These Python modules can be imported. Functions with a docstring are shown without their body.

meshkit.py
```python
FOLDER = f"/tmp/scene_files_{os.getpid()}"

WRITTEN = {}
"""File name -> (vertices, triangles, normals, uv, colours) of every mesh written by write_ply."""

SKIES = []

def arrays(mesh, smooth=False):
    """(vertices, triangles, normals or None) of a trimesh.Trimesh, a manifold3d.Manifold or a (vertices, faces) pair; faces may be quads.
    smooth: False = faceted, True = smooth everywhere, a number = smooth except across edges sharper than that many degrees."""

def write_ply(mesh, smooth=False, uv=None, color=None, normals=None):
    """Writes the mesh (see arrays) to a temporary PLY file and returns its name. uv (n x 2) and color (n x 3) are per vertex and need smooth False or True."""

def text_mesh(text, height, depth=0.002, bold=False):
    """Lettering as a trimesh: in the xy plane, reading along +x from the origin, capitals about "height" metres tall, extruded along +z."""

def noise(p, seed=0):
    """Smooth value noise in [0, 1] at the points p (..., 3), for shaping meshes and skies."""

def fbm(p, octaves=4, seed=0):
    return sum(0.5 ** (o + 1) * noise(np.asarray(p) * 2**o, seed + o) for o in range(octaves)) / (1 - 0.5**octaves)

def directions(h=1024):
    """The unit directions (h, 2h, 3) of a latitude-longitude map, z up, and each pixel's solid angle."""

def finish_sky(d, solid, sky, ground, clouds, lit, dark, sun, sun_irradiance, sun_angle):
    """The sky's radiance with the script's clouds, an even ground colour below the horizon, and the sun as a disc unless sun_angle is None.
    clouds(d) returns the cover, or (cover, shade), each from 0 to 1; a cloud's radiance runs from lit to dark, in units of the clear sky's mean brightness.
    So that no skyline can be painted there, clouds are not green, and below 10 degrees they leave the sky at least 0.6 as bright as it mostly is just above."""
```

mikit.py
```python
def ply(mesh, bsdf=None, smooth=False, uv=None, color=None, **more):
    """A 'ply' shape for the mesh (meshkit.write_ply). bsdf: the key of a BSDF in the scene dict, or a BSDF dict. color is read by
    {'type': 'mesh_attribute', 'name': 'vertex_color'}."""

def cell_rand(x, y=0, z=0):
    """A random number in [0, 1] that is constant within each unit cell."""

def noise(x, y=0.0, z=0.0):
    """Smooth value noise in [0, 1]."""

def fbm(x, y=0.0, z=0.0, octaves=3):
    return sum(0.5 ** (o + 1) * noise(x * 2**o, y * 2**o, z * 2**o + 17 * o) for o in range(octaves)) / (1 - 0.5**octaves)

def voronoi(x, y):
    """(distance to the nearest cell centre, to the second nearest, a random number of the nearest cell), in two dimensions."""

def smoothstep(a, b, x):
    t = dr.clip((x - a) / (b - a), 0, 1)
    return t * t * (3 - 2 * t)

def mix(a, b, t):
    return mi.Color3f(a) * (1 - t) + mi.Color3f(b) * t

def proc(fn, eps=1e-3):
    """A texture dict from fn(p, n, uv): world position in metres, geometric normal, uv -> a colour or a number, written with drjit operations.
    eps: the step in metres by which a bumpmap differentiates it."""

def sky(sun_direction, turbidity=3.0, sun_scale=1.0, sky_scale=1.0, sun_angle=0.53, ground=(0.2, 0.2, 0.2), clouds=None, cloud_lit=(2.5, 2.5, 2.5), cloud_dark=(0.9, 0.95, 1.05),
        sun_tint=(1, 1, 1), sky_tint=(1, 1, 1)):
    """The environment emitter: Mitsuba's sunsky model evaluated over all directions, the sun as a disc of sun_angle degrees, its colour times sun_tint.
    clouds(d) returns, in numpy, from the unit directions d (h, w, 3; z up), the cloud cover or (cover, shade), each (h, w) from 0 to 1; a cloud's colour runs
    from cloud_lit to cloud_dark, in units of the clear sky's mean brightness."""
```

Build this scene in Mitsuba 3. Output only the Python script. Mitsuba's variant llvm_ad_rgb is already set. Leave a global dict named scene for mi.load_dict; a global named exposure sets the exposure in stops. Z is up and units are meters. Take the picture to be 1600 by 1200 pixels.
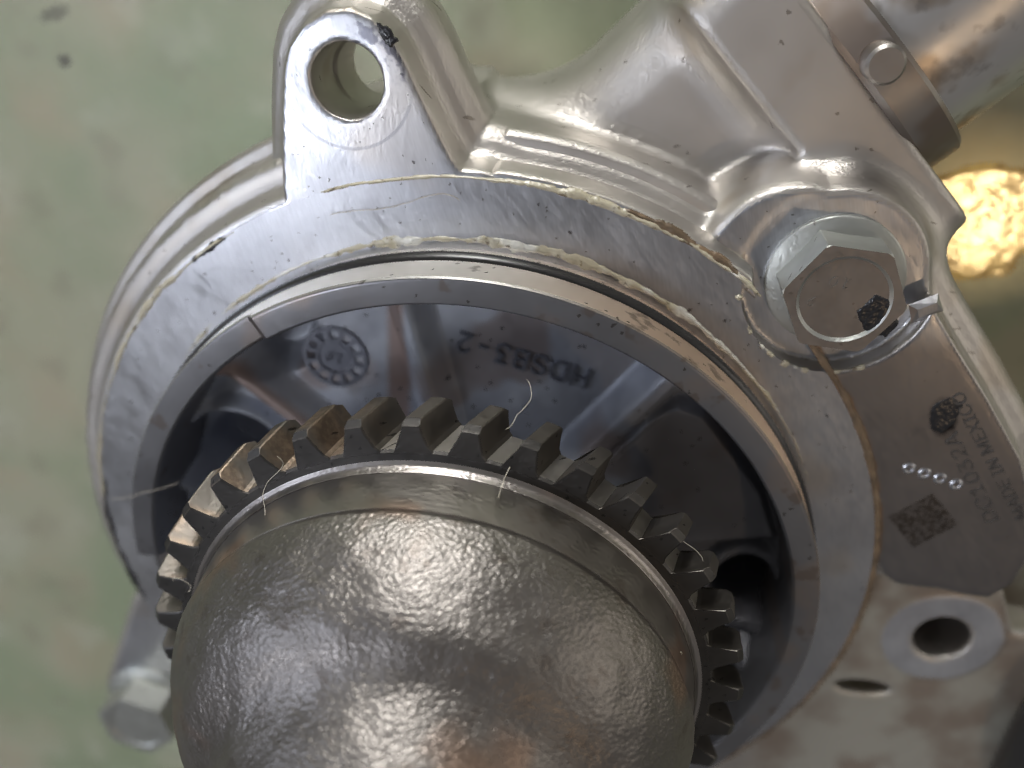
import math
import numpy as np, trimesh, drjit as dr, mitsuba as mi
import mikit, meshkit
from shapely.geometry import Polygon, Point, box
from shapely.ops import unary_union
from shapely import affinity

# ---------------------------------------------------------------- units
# The pump is laid out in "pump units" (axis = z, mounting face below z = 0); S turns them into metres.
S = 0.00078
T = mi.ScalarTransform4f
scene, labels = {}, {}

# ---------------------------------------------------------------- camera, lamps, exposure
CAM = np.array([36.1088, 120.4185, 126.3303])
FWD = np.array([-0.14693428, -0.480861, -0.86439749])
UP = np.array([0.0, 0.87388238, -0.48613741])
scene['camera'] = {'type': 'thinlens', 'fov': 62.0, 'fov_axis': 'x', 'near_clip': 0.004, 'far_clip': 20.0,
                   'aperture_radius': 2.0 * S, 'focus_distance': 139 * S,
                   'to_world': T().look_at(origin=(CAM * S).tolist(), target=((CAM + FWD * 100) * S).tolist(), up=UP.tolist())}
exposure = 0.2
scene['room_light'] = {'type': 'constant', 'radiance': {'type': 'rgb', 'value': [0.14, 0.137, 0.135]}}


def lamp(key, pos, size, rgb, label, aim=(0, 0, 0)):
    pos = np.array(pos, float)
    scene[key] = {'type': 'rectangle',
                  'to_world': T().look_at(origin=(pos * S).tolist(), target=(np.array(aim) * S).tolist(), up=[0.1, 1, 0.2]) @ T().scale([size[0] * S, size[1] * S, 1]),
                  'bsdf': {'type': 'diffuse', 'reflectance': {'type': 'rgb', 'value': 0.5}},
                  'emitter': {'type': 'area', 'radiance': {'type': 'rgb', 'value': list(rgb)}}}
    labels[key] = {'label': label, 'category': 'lamp'}


lamp('work_lamp', (-535, -25, 970), (100, 95), (19, 19.8, 22), 'cool white work lamp hanging above the left of the pump')
lamp('standing_lamp', (-20, 900, 165), (210, 90), (23, 22.8, 22), 'neutral white standing lamp beyond the far side of the pump')
lamp('added_fill_light', (-880, 380, 640), (240, 180), (3.2, 3.5, 4.2), 'added cool white fill light above the left of the pump')  # added as fill, brightens the floor and the left of the hub
lamp('wall_lamp', (1000, 160, 260), (420, 240), (0.9, 0.82, 0.72), 'warm dim wall lamp to the right of the pump')
scene['light_bulb'] = {'type': 'sphere', 'center': ((np.array([115, 52, -80]) + 950 * np.array([.334, -.293, .896])) * S).tolist(), 'radius': 17 * S,
                       'bsdf': {'type': 'diffuse'}, 'emitter': {'type': 'area', 'radiance': {'type': 'rgb', 'value': [100, 70, 42]}}}
labels['light_bulb'] = {'label': 'warm light bulb hanging above the right of the pump', 'category': 'lamp'}

tp = np.array([116, 51, -80]) + 900 * np.array([.334, -.293, .896])
scene['added_oil_spot'] = {'type': 'spot', 'to_world': T().look_at(origin=(tp * S).tolist(), target=[116 * S, 51 * S, -80 * S], up=[0, 1, 0]),
                  'intensity': {'type': 'rgb', 'value': [0.8, 0.55, 0.25]}, 'cutoff_angle': 1.5, 'beam_width': 0.4}  # unseen narrow beam, added only to make the oil patch glow

# ---------------------------------------------------------------- materials
sm, nz, fb, mix = mikit.smoothstep, mikit.noise, mikit.fbm, mikit.mix
U = lambda p: (p.x / S, p.y / S, p.z / S)
col = lambda *c: {'type': 'rgb', 'value': list(c)}


def metal(key, color, rough, metallic=1.0, bump=None, bump_scale=1.0, **more):
    d = {'type': 'principled', 'base_color': color if isinstance(color, dict) else (col(*color) if isinstance(color, tuple) else mikit.proc(color)),
         'roughness': rough if isinstance(rough, float) else mikit.proc(rough), 'metallic': metallic, **more}
    if bump is not None:
        d = {'type': 'bumpmap', 'arbitrary': mikit.proc(bump, eps=0.00008), 'scale': bump_scale, 'bsdf': d}
    scene[key] = {'type': 'twosided', 'bsdf': d}


def specks(x, y, s, amount, seed=0.0):
    """small sparse dirt specks: 1 on a speck"""
    x, y = x + .35 * s * (nz(x * 3 / s, y * 3 / s, seed) - .5), y + .35 * s * (nz(x * 3 / s, y * 3 / s, seed + 7) - .5)
    d1, d2, r = mikit.voronoi(x / s + seed, y / s + 3.7 * seed)
    return dr.select(r < amount, 1 - sm(0.12, 0.3, d1), 0.0)


def blob(x, y, cx, cy, rx, ry, a=0.0, rag=0.35):
    """a ragged stain with its own shape"""
    ca, sa = math.cos(a), math.sin(a)
    u, v = ((x - cx) * ca + (y - cy) * sa) / rx, (-(x - cx) * sa + (y - cy) * ca) / ry
    d = dr.sqrt(u * u + v * v) + rag * (fb(x * 0.9, y * 0.9, 2.0) - 0.5) * 2
    return 1 - sm(0.55, 1.15, d)


def machined_color(p, n, uv):
    x, y, z = U(p)
    big = fb(x * 0.06, y * 0.06, z * 0.06 + 4)
    c = mix((0.43, 0.44, 0.47), (0.54, 0.55, 0.58), sm(0.3, 0.7, big))
    c = mix(c, (0.36, 0.36, 0.385), 0.4 * sm(0.45, 0.72, fb(x * 0.22 + 5, y * 0.14, z * 0.1 + 2, octaves=4)))
    c = c * (0.95 + 0.1 * nz(x * 4.2 + y * 0.8, y * 0.7, 1.0))
    c = mix(c, (0.50, 0.44, 0.37), 0.5 * sm(0.60, 0.78, fb(x * 0.045 + 9, y * 0.045, 1.0)))
    c = mix(c, (0.07, 0.06, 0.06), 0.8 * specks(x, y, 1.3, 0.008))
    c = mix(c, (0.10, 0.09, 0.08), 0.7 * specks(x, y, 0.8, 0.02, 5.0))
    return c


def machined_rough(p, n, uv):
    x, y, z = U(p)
    return 0.24 + 0.16 * fb(x * 0.11, y * 0.11, z * 0.1 + 1) + 0.10 * (nz(x * 1.7 + y * 1.1, y * 0.35 - x * .2, 3.0) - 0.5)


def machined_bump(p, n, uv):
    x, y, z = U(p)
    return (0.35 * nz(x * 2.6, y * 0.6, z) + 0.2 * nz(x * 6, y * 1.6, z) + 0.35 * nz(x * 2.2, y * 2.2, z * 2.2)) * 0.016 * S


def housing_mask(x, y, z, n):
    """1 on the milled faces of the casting"""
    flat = sm(0.965, 0.99, n.z)
    return flat * dr.maximum(sm(-14.5, -14.2, z), dr.maximum((1 - sm(0.15, 0.4, dr.abs(z + 18.0))), (1 - sm(0.09, 0.15, dr.abs(z + 19.75)))))


def housing_color(p, n, uv):
    x, y, z = U(p)
    m = housing_mask(x, y, z, n)
    b = fb(x * 0.05, y * 0.05, z * 0.05)
    cast = mix((0.50, 0.47, 0.44), (0.62, 0.59, 0.555), sm(0.3, 0.7, b))
    cast = mix(cast, (0.40, 0.33, 0.25), 0.45 * sm(0.58, 0.75, fb(x * 0.09 + 3, y * 0.09, z * 0.09)))
    cast = mix(cast, (0.16, 0.13, 0.10), 0.6 * specks(x + z, y - z, 1.6, 0.03, 2.0))
    low = sm(60, 68, x) * (1 - sm(0, 6, y)) * sm(0.9, 0.97, n.z) * (1 - m)       # oily grimy lower web
    grime = sm(0.34, 0.76, fb(x * 0.10, y * 0.10, 3.0, octaves=4))
    cast = mix(cast, mix((0.48, 0.47, 0.41), (0.30, 0.24, 0.19), grime), 0.85 * low)
    mach = machined_color(p, n, uv)
    # stained pad with the markings on the right, its missing reflection painted in dark
    pad = sm(72, 79, x + 0.15 * y) * (1 - sm(48, 56, y)) * sm(-14.5, -14.2, z)
    mach = mix(mach, mix((0.215, 0.205, 0.21), (0.165, 0.155, 0.155), fb(x * 0.1, y * 0.1, 8.0)), 0.9 * pad)
    mach = mix(mach, (0.012, 0.012, 0.016), blob(x, y, 90.7, 35.4, 2.6, 4.2, 0.25, 0.15) * sm(-14.5, -14.2, z))
    dm = (1 - sm(4.4, 4.9, dr.maximum(dr.abs((x - 90.7) * 0.78 + (y - 11.9) * 0.62), dr.abs(-(x - 90.7) * 0.62 + (y - 11.9) * 0.78))))
    mach = mix(mach, (0.06, 0.05, 0.042), dm * (0.35 + 0.5 * sm(0.35, 0.65, nz(x * 2.3, y * 2.3, 5.0))) * sm(-14.5, -14.2, z))
    r = dr.sqrt(x * x + y * y)
    rust = (1 - sm(0.3, 1.1, dr.abs(r - 83.3 + 0.8 * (nz(x * .4, y * .4, 0.0) - .5)))) * sm(60, 70, x)
    mach = mix(mach, (0.30, 0.19, 0.10), 0.75 * rust)
    # turned circle and dark smear on the upper ear
    e = dr.sqrt((x + 10.9) * (x + 10.9) + (y - 98.7) * (y - 98.7))
    mach = mix(mach, (0.22, 0.22, 0.24), 0.45 * (1 - sm(0.12, 0.4, dr.abs(e - 10.9))) * (1 - sm(92, 98, y)))
    mach = mix(mach, (0.10, 0.10, 0.13), 0.75 * (sm(0.54, 0.66, fb(x * 0.35, y * 0.35, 1.0, octaves=4)) * blob(x, y, -3.5, 104, 7.5, 4.5, 2.4, 0.3)))
    return mix(cast, mach, m)


def housing_rough(p, n, uv):
    x, y, z = U(p)
    m = housing_mask(x, y, z, n)
    return 0.41 + 0.10 * fb(x * 0.12, y * 0.12, z * 0.12) + m * (machined_rough(p, n, uv) - 0.43)


def housing_bump(p, n, uv):
    x, y, z = U(p)
    m = sm(0.965, 0.99, n.z)
    g = nz(x * 1.3, y * 1.3, z * 1.3) * 0.35 + nz(x * 3.1, y * 3.1, z * 3.1) * 0.45 + nz(x * 5.3, y * 5.3, z * 5.3) * 0.3
    return g * 0.11 * S * (1 - m) + machined_bump(p, n, uv) * m


metal('m_machined', machined_color, machined_rough, bump=machined_bump)
def housing_metallic(p, n, uv):
    x, y, z = U(p)
    return 1 - 0.30 * sm(60, 68, x) * (1 - sm(-4, 2, y)) * (1 - sm(-17, -15, z)) * sm(0.5, 0.8, n.z)      # grease film on the lower web


metal('m_housing', housing_color, housing_rough, mikit.proc(housing_metallic), bump=housing_bump)


def pilot_color(p, n, uv):
    x, y, z = U(p)
    c = mix((0.15, 0.15, 0.16), (0.215, 0.215, 0.225), fb(x * 0.08, y * 0.08, z * 0.1))
    c = mix(c, (0.26, 0.20, 0.16), 0.4 * sm(0.56, 0.76, fb(x * 0.10 + 2, y * 0.10, 3.0)))
    c = mix(c, mix((0.82, 0.79, 0.75), (0.62, 0.46, 0.34), sm(0, 45, x)), (1 - sm(0.3, 0.6, dr.abs(n.z))) * sm(66, 68, dr.sqrt(x * x + y * y)))  # outer wall painted bright, browner to the right, standing in for reflections
    c = mix(c, (0.05, 0.045, 0.04), 0.8 * specks(x + 0.7 * z, y + 0.9 * z, 1.4, 0.05, 1.0))
    return mix(c, (0.13, 0.10, 0.08), 0.6 * sm(0.66, 0.76, fb(x * 0.22, y * 0.22, z * 0.2, octaves=4)))


metal('m_pilot', pilot_color, lambda p, n, uv: 0.28 + 0.14 * fb(p.x / S * 0.15, p.y / S * 0.15, p.z / S * 0.15) + 0.12 * (1 - sm(0.3, 0.6, dr.abs(n.z))), metallic=0.8, bump=machined_bump)


def web_color(p, n, uv):
    x, y, z = U(p)
    c = mix((0.34, 0.36, 0.415), (0.46, 0.485, 0.54), sm(0.3, 0.7, fb(x * 0.13, y * 0.13, z * 0.1)))
    c = mix(c, (0.24, 0.17, 0.14), 0.6 * sm(0.58, 0.74, fb(x * 0.07 + 5, y * 0.07, 1.0)))
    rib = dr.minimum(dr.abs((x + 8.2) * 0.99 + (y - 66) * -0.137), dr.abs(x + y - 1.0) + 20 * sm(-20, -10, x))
    c = mix(c, (0.30, 0.165, 0.10), 0.65 * (1 - sm(1.2, 3.2, rib)) * sm(0, 3, y - 20))  # warm lamp reflection along two ribs, painted in as brown
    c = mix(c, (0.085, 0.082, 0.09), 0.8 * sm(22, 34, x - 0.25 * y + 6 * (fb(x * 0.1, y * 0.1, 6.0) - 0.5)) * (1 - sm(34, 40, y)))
    return mix(c, (0.04, 0.04, 0.045), 0.8 * specks(x, y, 1.5, 0.05, 3.0))


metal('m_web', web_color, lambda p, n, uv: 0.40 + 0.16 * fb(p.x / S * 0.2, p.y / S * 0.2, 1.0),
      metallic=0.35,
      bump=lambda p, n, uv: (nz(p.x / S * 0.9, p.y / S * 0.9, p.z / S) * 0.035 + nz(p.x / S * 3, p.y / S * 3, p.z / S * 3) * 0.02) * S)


def gear_color(p, n, uv):
    x, y, z = U(p)
    c = mix((0.055, 0.053, 0.051), (0.10, 0.096, 0.092), fb(x * 0.25, y * 0.25, z * 0.25))
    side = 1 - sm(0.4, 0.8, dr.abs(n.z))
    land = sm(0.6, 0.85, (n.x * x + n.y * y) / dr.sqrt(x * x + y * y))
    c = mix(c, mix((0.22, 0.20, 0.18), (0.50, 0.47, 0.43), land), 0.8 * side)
    rust = sm(0.36, 0.66, fb(x * 0.14 + 1.7, y * 0.14, z * 0.2, octaves=4)) * side * (1 - sm(-12, 0, x)) * sm(-50, -44, x)
    c = mix(c, mix((0.40, 0.285, 0.20), (0.26, 0.19, 0.14), sm(0.3, 0.7, fb(x * 1.5, y * 1.5, z * 1.5, octaves=4))), 0.65 * rust)
    return mix(c, (0.03, 0.03, 0.03), 0.8 * specks(x + z, y, 1.1, 0.06, 4.0))


metal('m_gear', gear_color, lambda p, n, uv: 0.40 + 0.18 * fb(p.x / S * 0.4, p.y / S * 0.4, p.z / S * 0.4),
      bump=lambda p, n, uv: (nz(p.x / S * 1.6, p.y / S * 1.6, p.z / S * 1.6) * 0.05 + nz(p.x / S * 4, p.y / S * 4, p.z / S * 4) * 0.03) * S)


def dome_color(p, n, uv):
    x, y, z = U(p)
    c = mix((0.19, 0.175, 0.165), (0.27, 0.25, 0.235), fb(x * 0.1, y * 0.1, z * 0.1))
    c = mix(c, (0.38, 0.22, 0.14), 0.45 * sm(0.56, 0.75, fb(x * 0.07 + 4, y * 0.07, z * 0.07 + 2)))
    return mix(c, (0.15, 0.125, 0.11), 0.5 * sm(0.60, 0.78, fb(x * 0.3, y * 0.3, z * 0.3 + 5, octaves=4)))


metal('m_dome', dome_color, lambda p, n, uv: 0.36 + 0.10 * fb(p.x / S * 0.3, p.y / S * 0.3, p.z / S * 0.3))
metal('m_neck', lambda p, n, uv: dome_color(p, n, uv) * 1.4, lambda p, n, uv: 0.30 + 0.12 * fb(p.x / S * 0.4, p.y / S * 0.4, p.z / S * 0.4),
      bump=lambda p, n, uv: nz(p.x / S * 2.0, p.y / S * 2.0, p.z / S * 2.0) * 0.05 * S)


def bolt_color(p, n, uv):
    x, y, z = U(p)
    c = mix((0.36, 0.37, 0.345), (0.46, 0.47, 0.445), fb(x * 0.3, y * 0.3, z * 0.3))
    c = mix(c, mix((0.23, 0.20, 0.18), (0.16, 0.135, 0.12), fb(x * 0.5, y * 0.5, 1.0)), 0.9 * sm(0.9, 0.97, dr.abs(n.z)) * sm(-11, -10, z) * sm(0, 10, x))
    return mix(c, (0.12, 0.10, 0.08), 0.6 * specks(x, y + z, 1.3, 0.05, 2.0))


metal('m_bolt', bolt_color, lambda p, n, uv: 0.38 + 0.14 * fb(p.x / S * 0.5, p.y / S * 0.5, p.z / S * 0.5), metallic=0.85,
      bump=lambda p, n, uv: nz(p.x / S * 2.5, p.y / S * 2.5, p.z / S * 2.5) * 0.05 * S)


def pipe_color(p, n, uv):
    x, y, z = U(p)
    c = mix((0.66, 0.64, 0.63), (0.74, 0.73, 0.72), fb(x * 0.06, y * 0.06, z * 0.06))
    c = mix(c, (0.36, 0.27, 0.18), 0.7 * sm(0.50, 0.66, fb(x * 0.10 + 2, y * 0.10, z * 0.10, octaves=4)))
    return mix(c, (0.20, 0.17, 0.15), 0.45 * sm(0.56, 0.78, fb(x * 0.30, y * 0.30, z * 0.30, octaves=4)))


metal('m_pipe', pipe_color, lambda p, n, uv: 0.26 + 0.16 * fb(p.x / S * 0.15, p.y / S * 0.15, p.z / S * 0.15))
metal('m_collar', lambda p, n, uv: mix((0.34, 0.32, 0.305), (0.27, 0.22, 0.185), sm(0.45, 0.65, fb(p.x / S * 0.1, p.y / S * 0.1, p.z / S * 0.1))), 0.42)
metal('m_rubber', (0.018, 0.017, 0.017), 0.28, metallic=0.0, specular=0.6)
metal('m_tar', (0.010, 0.010, 0.012), 0.30, metallic=0.0, specular=0.6, bump=lambda p, n, uv: fb(p.x / S * 1.4, p.y / S * 1.4, p.z / S) * 0.05 * S)
metal('m_print', (0.05, 0.045, 0.042), 0.6, metallic=0.0)
metal('m_mark', (0.19, 0.20, 0.24), 0.36, metallic=0.5)
metal('m_sealant', lambda p, n, uv: mix(mix((0.58, 0.575, 0.53), (0.40, 0.365, 0.27), sm(0.35, 0.65, fb(p.x / S * 0.25, p.y / S * 0.25, 1.0) + 0.25 * sm(78, 81, dr.sqrt(p.x * p.x + p.y * p.y) / S))), (0.10, 0.075, 0.045),
      0.8 * sm(0.66, 0.78, fb(p.x / S * 0.8 + 8, p.y / S * 0.8, 2.0, octaves=4))), 0.30, metallic=0.0, specular=0.6)
metal('m_dirt', lambda p, n, uv: mix((0.22, 0.15, 0.09), (0.06, 0.045, 0.03), fb(p.x / S * 0.6, p.y / S * 0.6, 1.0)), 0.4, metallic=0.0)
metal('m_fibre', (0.46, 0.42, 0.35), 0.5, metallic=0.0)


def floor_color(p, n, uv):
    x, y, z = U(p)
    a = fb(x * 0.022, y * 0.022, 1.0, octaves=4)
    c = mix((0.27, 0.315, 0.225), (0.36, 0.36, 0.285), sm(0.30, 0.70, a))
    c = mix(c, (0.40, 0.33, 0.26), 0.45 * sm(0.50, 0.80, fb(x * 0.035 + 11, y * 0.035, 2.0)))
    c = mix(c, (0.43, 0.44, 0.38), 0.45 * sm(0.52, 0.80, fb(x * 0.06 + 3, y * 0.06 + 8, 3.0)))
    c = mix(c, (0.20, 0.17, 0.14), 0.30 * sm(0.58, 0.86, fb(x * 0.08 + 7, y * 0.08, 5.0)))
    for cx, cy, rx, ry, s in ((-103, 107.5, 4.5, 1.9, .6), (-104, 97, 2.0, 1.8, .8), (-98.5, 113.5, 4.0, 1.6, .5)):
        c = mix(c, (0.07, 0.065, 0.06), s * blob(x, y, cx, cy, rx, ry, 0.2, 0.4))
    return c * mi.Color3f(0.98, 0.98, 0.90)


metal('m_floor', floor_color, 0.45, metallic=0.0, specular=0.35,
      bump=lambda p, n, uv: fb(p.x / S * 0.25, p.y / S * 0.25, 1.0) * 0.2 * S)
metal('m_oil', lambda p, n, uv: mix((0.50, 0.40, 0.16), (0.30, 0.22, 0.08), sm(0.35, 0.65, fb(p.x / S * 0.2, p.y / S * 0.2, 2.0))), 0.24, metallic=0.0, specular=1.0)

# ---------------------------------------------------------------- mesh helpers
def add(key, mesh, bsdf, smooth=30, **lab):
    if isinstance(mesh, (tuple, list)):
        mesh = (np.asarray(mesh[0], float) * S, mesh[1])
    elif hasattr(mesh, 'to_mesh'):
        m = mesh.to_mesh(); mesh = (np.array(m.vert_properties[:, :3]) * S, np.array(m.tri_verts))
    else:
        mesh = (np.array(mesh.vertices) * S, np.array(mesh.faces))
    scene[key] = mikit.ply(mesh, bsdf, smooth=smooth)
    if lab:
        labels[key] = lab
    return key


def grid_faces(nu, nv, wrap_u=False, wrap_v=False):
    i, j = np.meshgrid(np.arange(nu if wrap_u else nu - 1), np.arange(nv if wrap_v else nv - 1), indexing='ij')
    a, b = i, (i + 1) % nu
    c, d = j, (j + 1) % nv
    return np.stack([a * nv + c, b * nv + c, b * nv + d, a * nv + d], -1).reshape(-1, 4)


def lathe(profile, n=360, closed=False):
    """revolves (r, z) points about the z axis; profile runs so that faces point outwards (counter-clockwise in r, z)"""
    pr = np.asarray(profile, float)
    a = np.arange(n) * 2 * np.pi / n
    v = np.stack([pr[None, :, 0] * np.cos(a)[:, None], pr[None, :, 0] * np.sin(a)[:, None], np.broadcast_to(pr[None, :, 1], (n, len(pr)))], -1)
    return v.reshape(-1, 3), grid_faces(n, len(pr), True, closed)


def extrude(poly, z0, z1):
    polys = getattr(poly, 'geoms', [poly])
    out = []
    for g in polys:
        m = trimesh.creation.extrude_polygon(g, z1 - z0, engine='earcut'); m.apply_translation([0, 0, z0]); out.append(m)
    return trimesh.util.concatenate(out)


def frame_mesh(m, origin, dir_xy):
    """places a mesh lying in the xy plane at origin with its +x along dir_xy"""
    a = math.atan2(dir_xy[1], dir_xy[0]); v = np.array(m.vertices)
    m.vertices = np.stack([v[:, 0] * math.cos(a) - v[:, 1] * math.sin(a) + origin[0], v[:, 0] * math.sin(a) + v[:, 1] * math.cos(a) + origin[1], v[:, 2] + origin[2]], 1)
    return m


def tube(points, radii, sides=8, flat=1.0):
    p = np.asarray(points, float); rr = np.broadcast_to(radii, (len(p),))
    t = np.gradient(p, axis=0); t /= np.linalg.norm(t, axis=1, keepdims=True) + 1e-12
    a = np.cross(t, np.where(np.abs(t[:, 2:]) < 0.9, [0, 0, 1.0], [1.0, 0, 0])); a /= np.linalg.norm(a, axis=1, keepdims=True)
    b = np.cross(t, a); g = np.arange(sides) * 2 * np.pi / sides
    v = p[:, None] + rr[:, None, None] * (np.cos(g)[None, :, None] * a[:, None] + flat * np.sin(g)[None, :, None] * b[:, None])
    f = grid_faces(len(p), sides, False, True)[:, ::-1]
    caps = [[0, k, k + 1] for k in range(1, sides - 1)], [[(len(p) - 1) * sides, (len(p) - 1) * sides + k + 1, (len(p) - 1) * sides + k] for k in range(1, sides - 1)]
    tri = np.vstack([f[:, [0, 1, 2]], f[:, [0, 2, 3]], *caps])
    return v.reshape(-1, 3), tri


def spline(pts, n):
    from scipy.interpolate import CubicSpline
    p = np.asarray(pts, float); t = np.r_[0, np.cumsum(np.linalg.norm(np.diff(p, axis=0), axis=1))]
    return CubicSpline(t, p)(np.linspace(0, t[-1], n))


def poly_sd(poly, X, Y):
    """signed distance (negative inside) of a shapely polygon on a grid"""
    ring = np.asarray(poly.exterior.coords)
    P = np.stack([X.ravel(), Y.ravel()], 1).astype(np.float32)
    best, inside = np.full(len(P), 1e9, np.float32), np.zeros(len(P), bool)
    for a, b in zip(ring[:-1], ring[1:]):
        d = b - a; w = P - a; L = d @ d
        if L < 1e-12: continue
        t = np.clip((w @ d) / L, 0, 1); e = w - t[:, None] * d
        best = np.minimum(best, (e * e).sum(1))
        cond = (a[1] > P[:, 1]) != (b[1] > P[:, 1])
        inside ^= cond & (P[:, 0] < (b[0] - a[0]) * (P[:, 1] - a[1]) / (b[1] - a[1] + 1e-12) + a[0])
    d = np.sqrt(best)
    return np.where(inside, -d, d).reshape(X.shape)


def smin(a, b, k):
    h = np.maximum(k - np.abs(a - b), 0) / k
    return np.minimum(a, b) - h * h * k * 0.25


def smax(a, b, k):
    return -smin(-a, -b, k)


def surface_nets(D, org, h):
    """a smooth quad mesh of the zero set of the field D (negative inside)"""
    nx, ny, nz_ = D.shape
    sgn = D < 0
    cnt = np.zeros((nx - 1, ny - 1, nz_ - 1), np.int8)
    for a in (0, 1):
        for b in (0, 1):
            for c in (0, 1):
                cnt += sgn[a:nx - 1 + a, b:ny - 1 + b, c:nz_ - 1 + c]
    act = (cnt > 0) & (cnt < 8)
    idx = np.full(act.shape, -1, np.int64); I = np.argwhere(act); idx[act] = np.arange(len(I))
    acc, num = np.zeros((len(I), 3)), np.zeros(len(I))
    corners = [(a, b, c) for a in (0, 1) for b in (0, 1) for c in (0, 1)]
    val = {k: D[I[:, 0] + k[0], I[:, 1] + k[1], I[:, 2] + k[2]] for k in corners}
    for k in corners:
        for ax in range(3):
            if k[ax]: continue
            k2 = tuple(1 if q == ax else k[q] for q in range(3))
            v0, v1 = val[k], val[k2]; m = (v0 < 0) != (v1 < 0)
            t = np.where(m, v0 / np.where(m, v0 - v1, 1), 0)
            for q in range(3):
                acc[:, q] += m * (k[q] + (t if q == ax else 0))
            num += m
    V = (I + acc / num[:, None]) * h + org
    F = []
    for ax in range(3):
        b, c = (ax + 1) % 3, (ax + 2) % 3
        s0 = [slice(None)] * 3; s1 = [slice(None)] * 3
        s0[ax], s1[ax] = slice(0, -1), slice(1, None)
        A, B = sgn[tuple(s0)], sgn[tuple(s1)]
        e = np.argwhere(A != B)
        e = e[(e[:, b] > 0) & (e[:, c] > 0) & (e[:, b] < D.shape[b] - 1) & (e[:, c] < D.shape[c] - 1)]
        flip = ~A[tuple(e.T)]
        o = []
        for db, dc in ((-1, -1), (0, -1), (0, 0), (-1, 0)):
            q = e.copy(); q[:, b] += db; q[:, c] += dc; o.append(idx[tuple(q.T)])
        q = np.stack(o, 1)
        q[flip] = q[flip][:, ::-1]
        F.append(q)
    return V, np.vstack(F)


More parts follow.
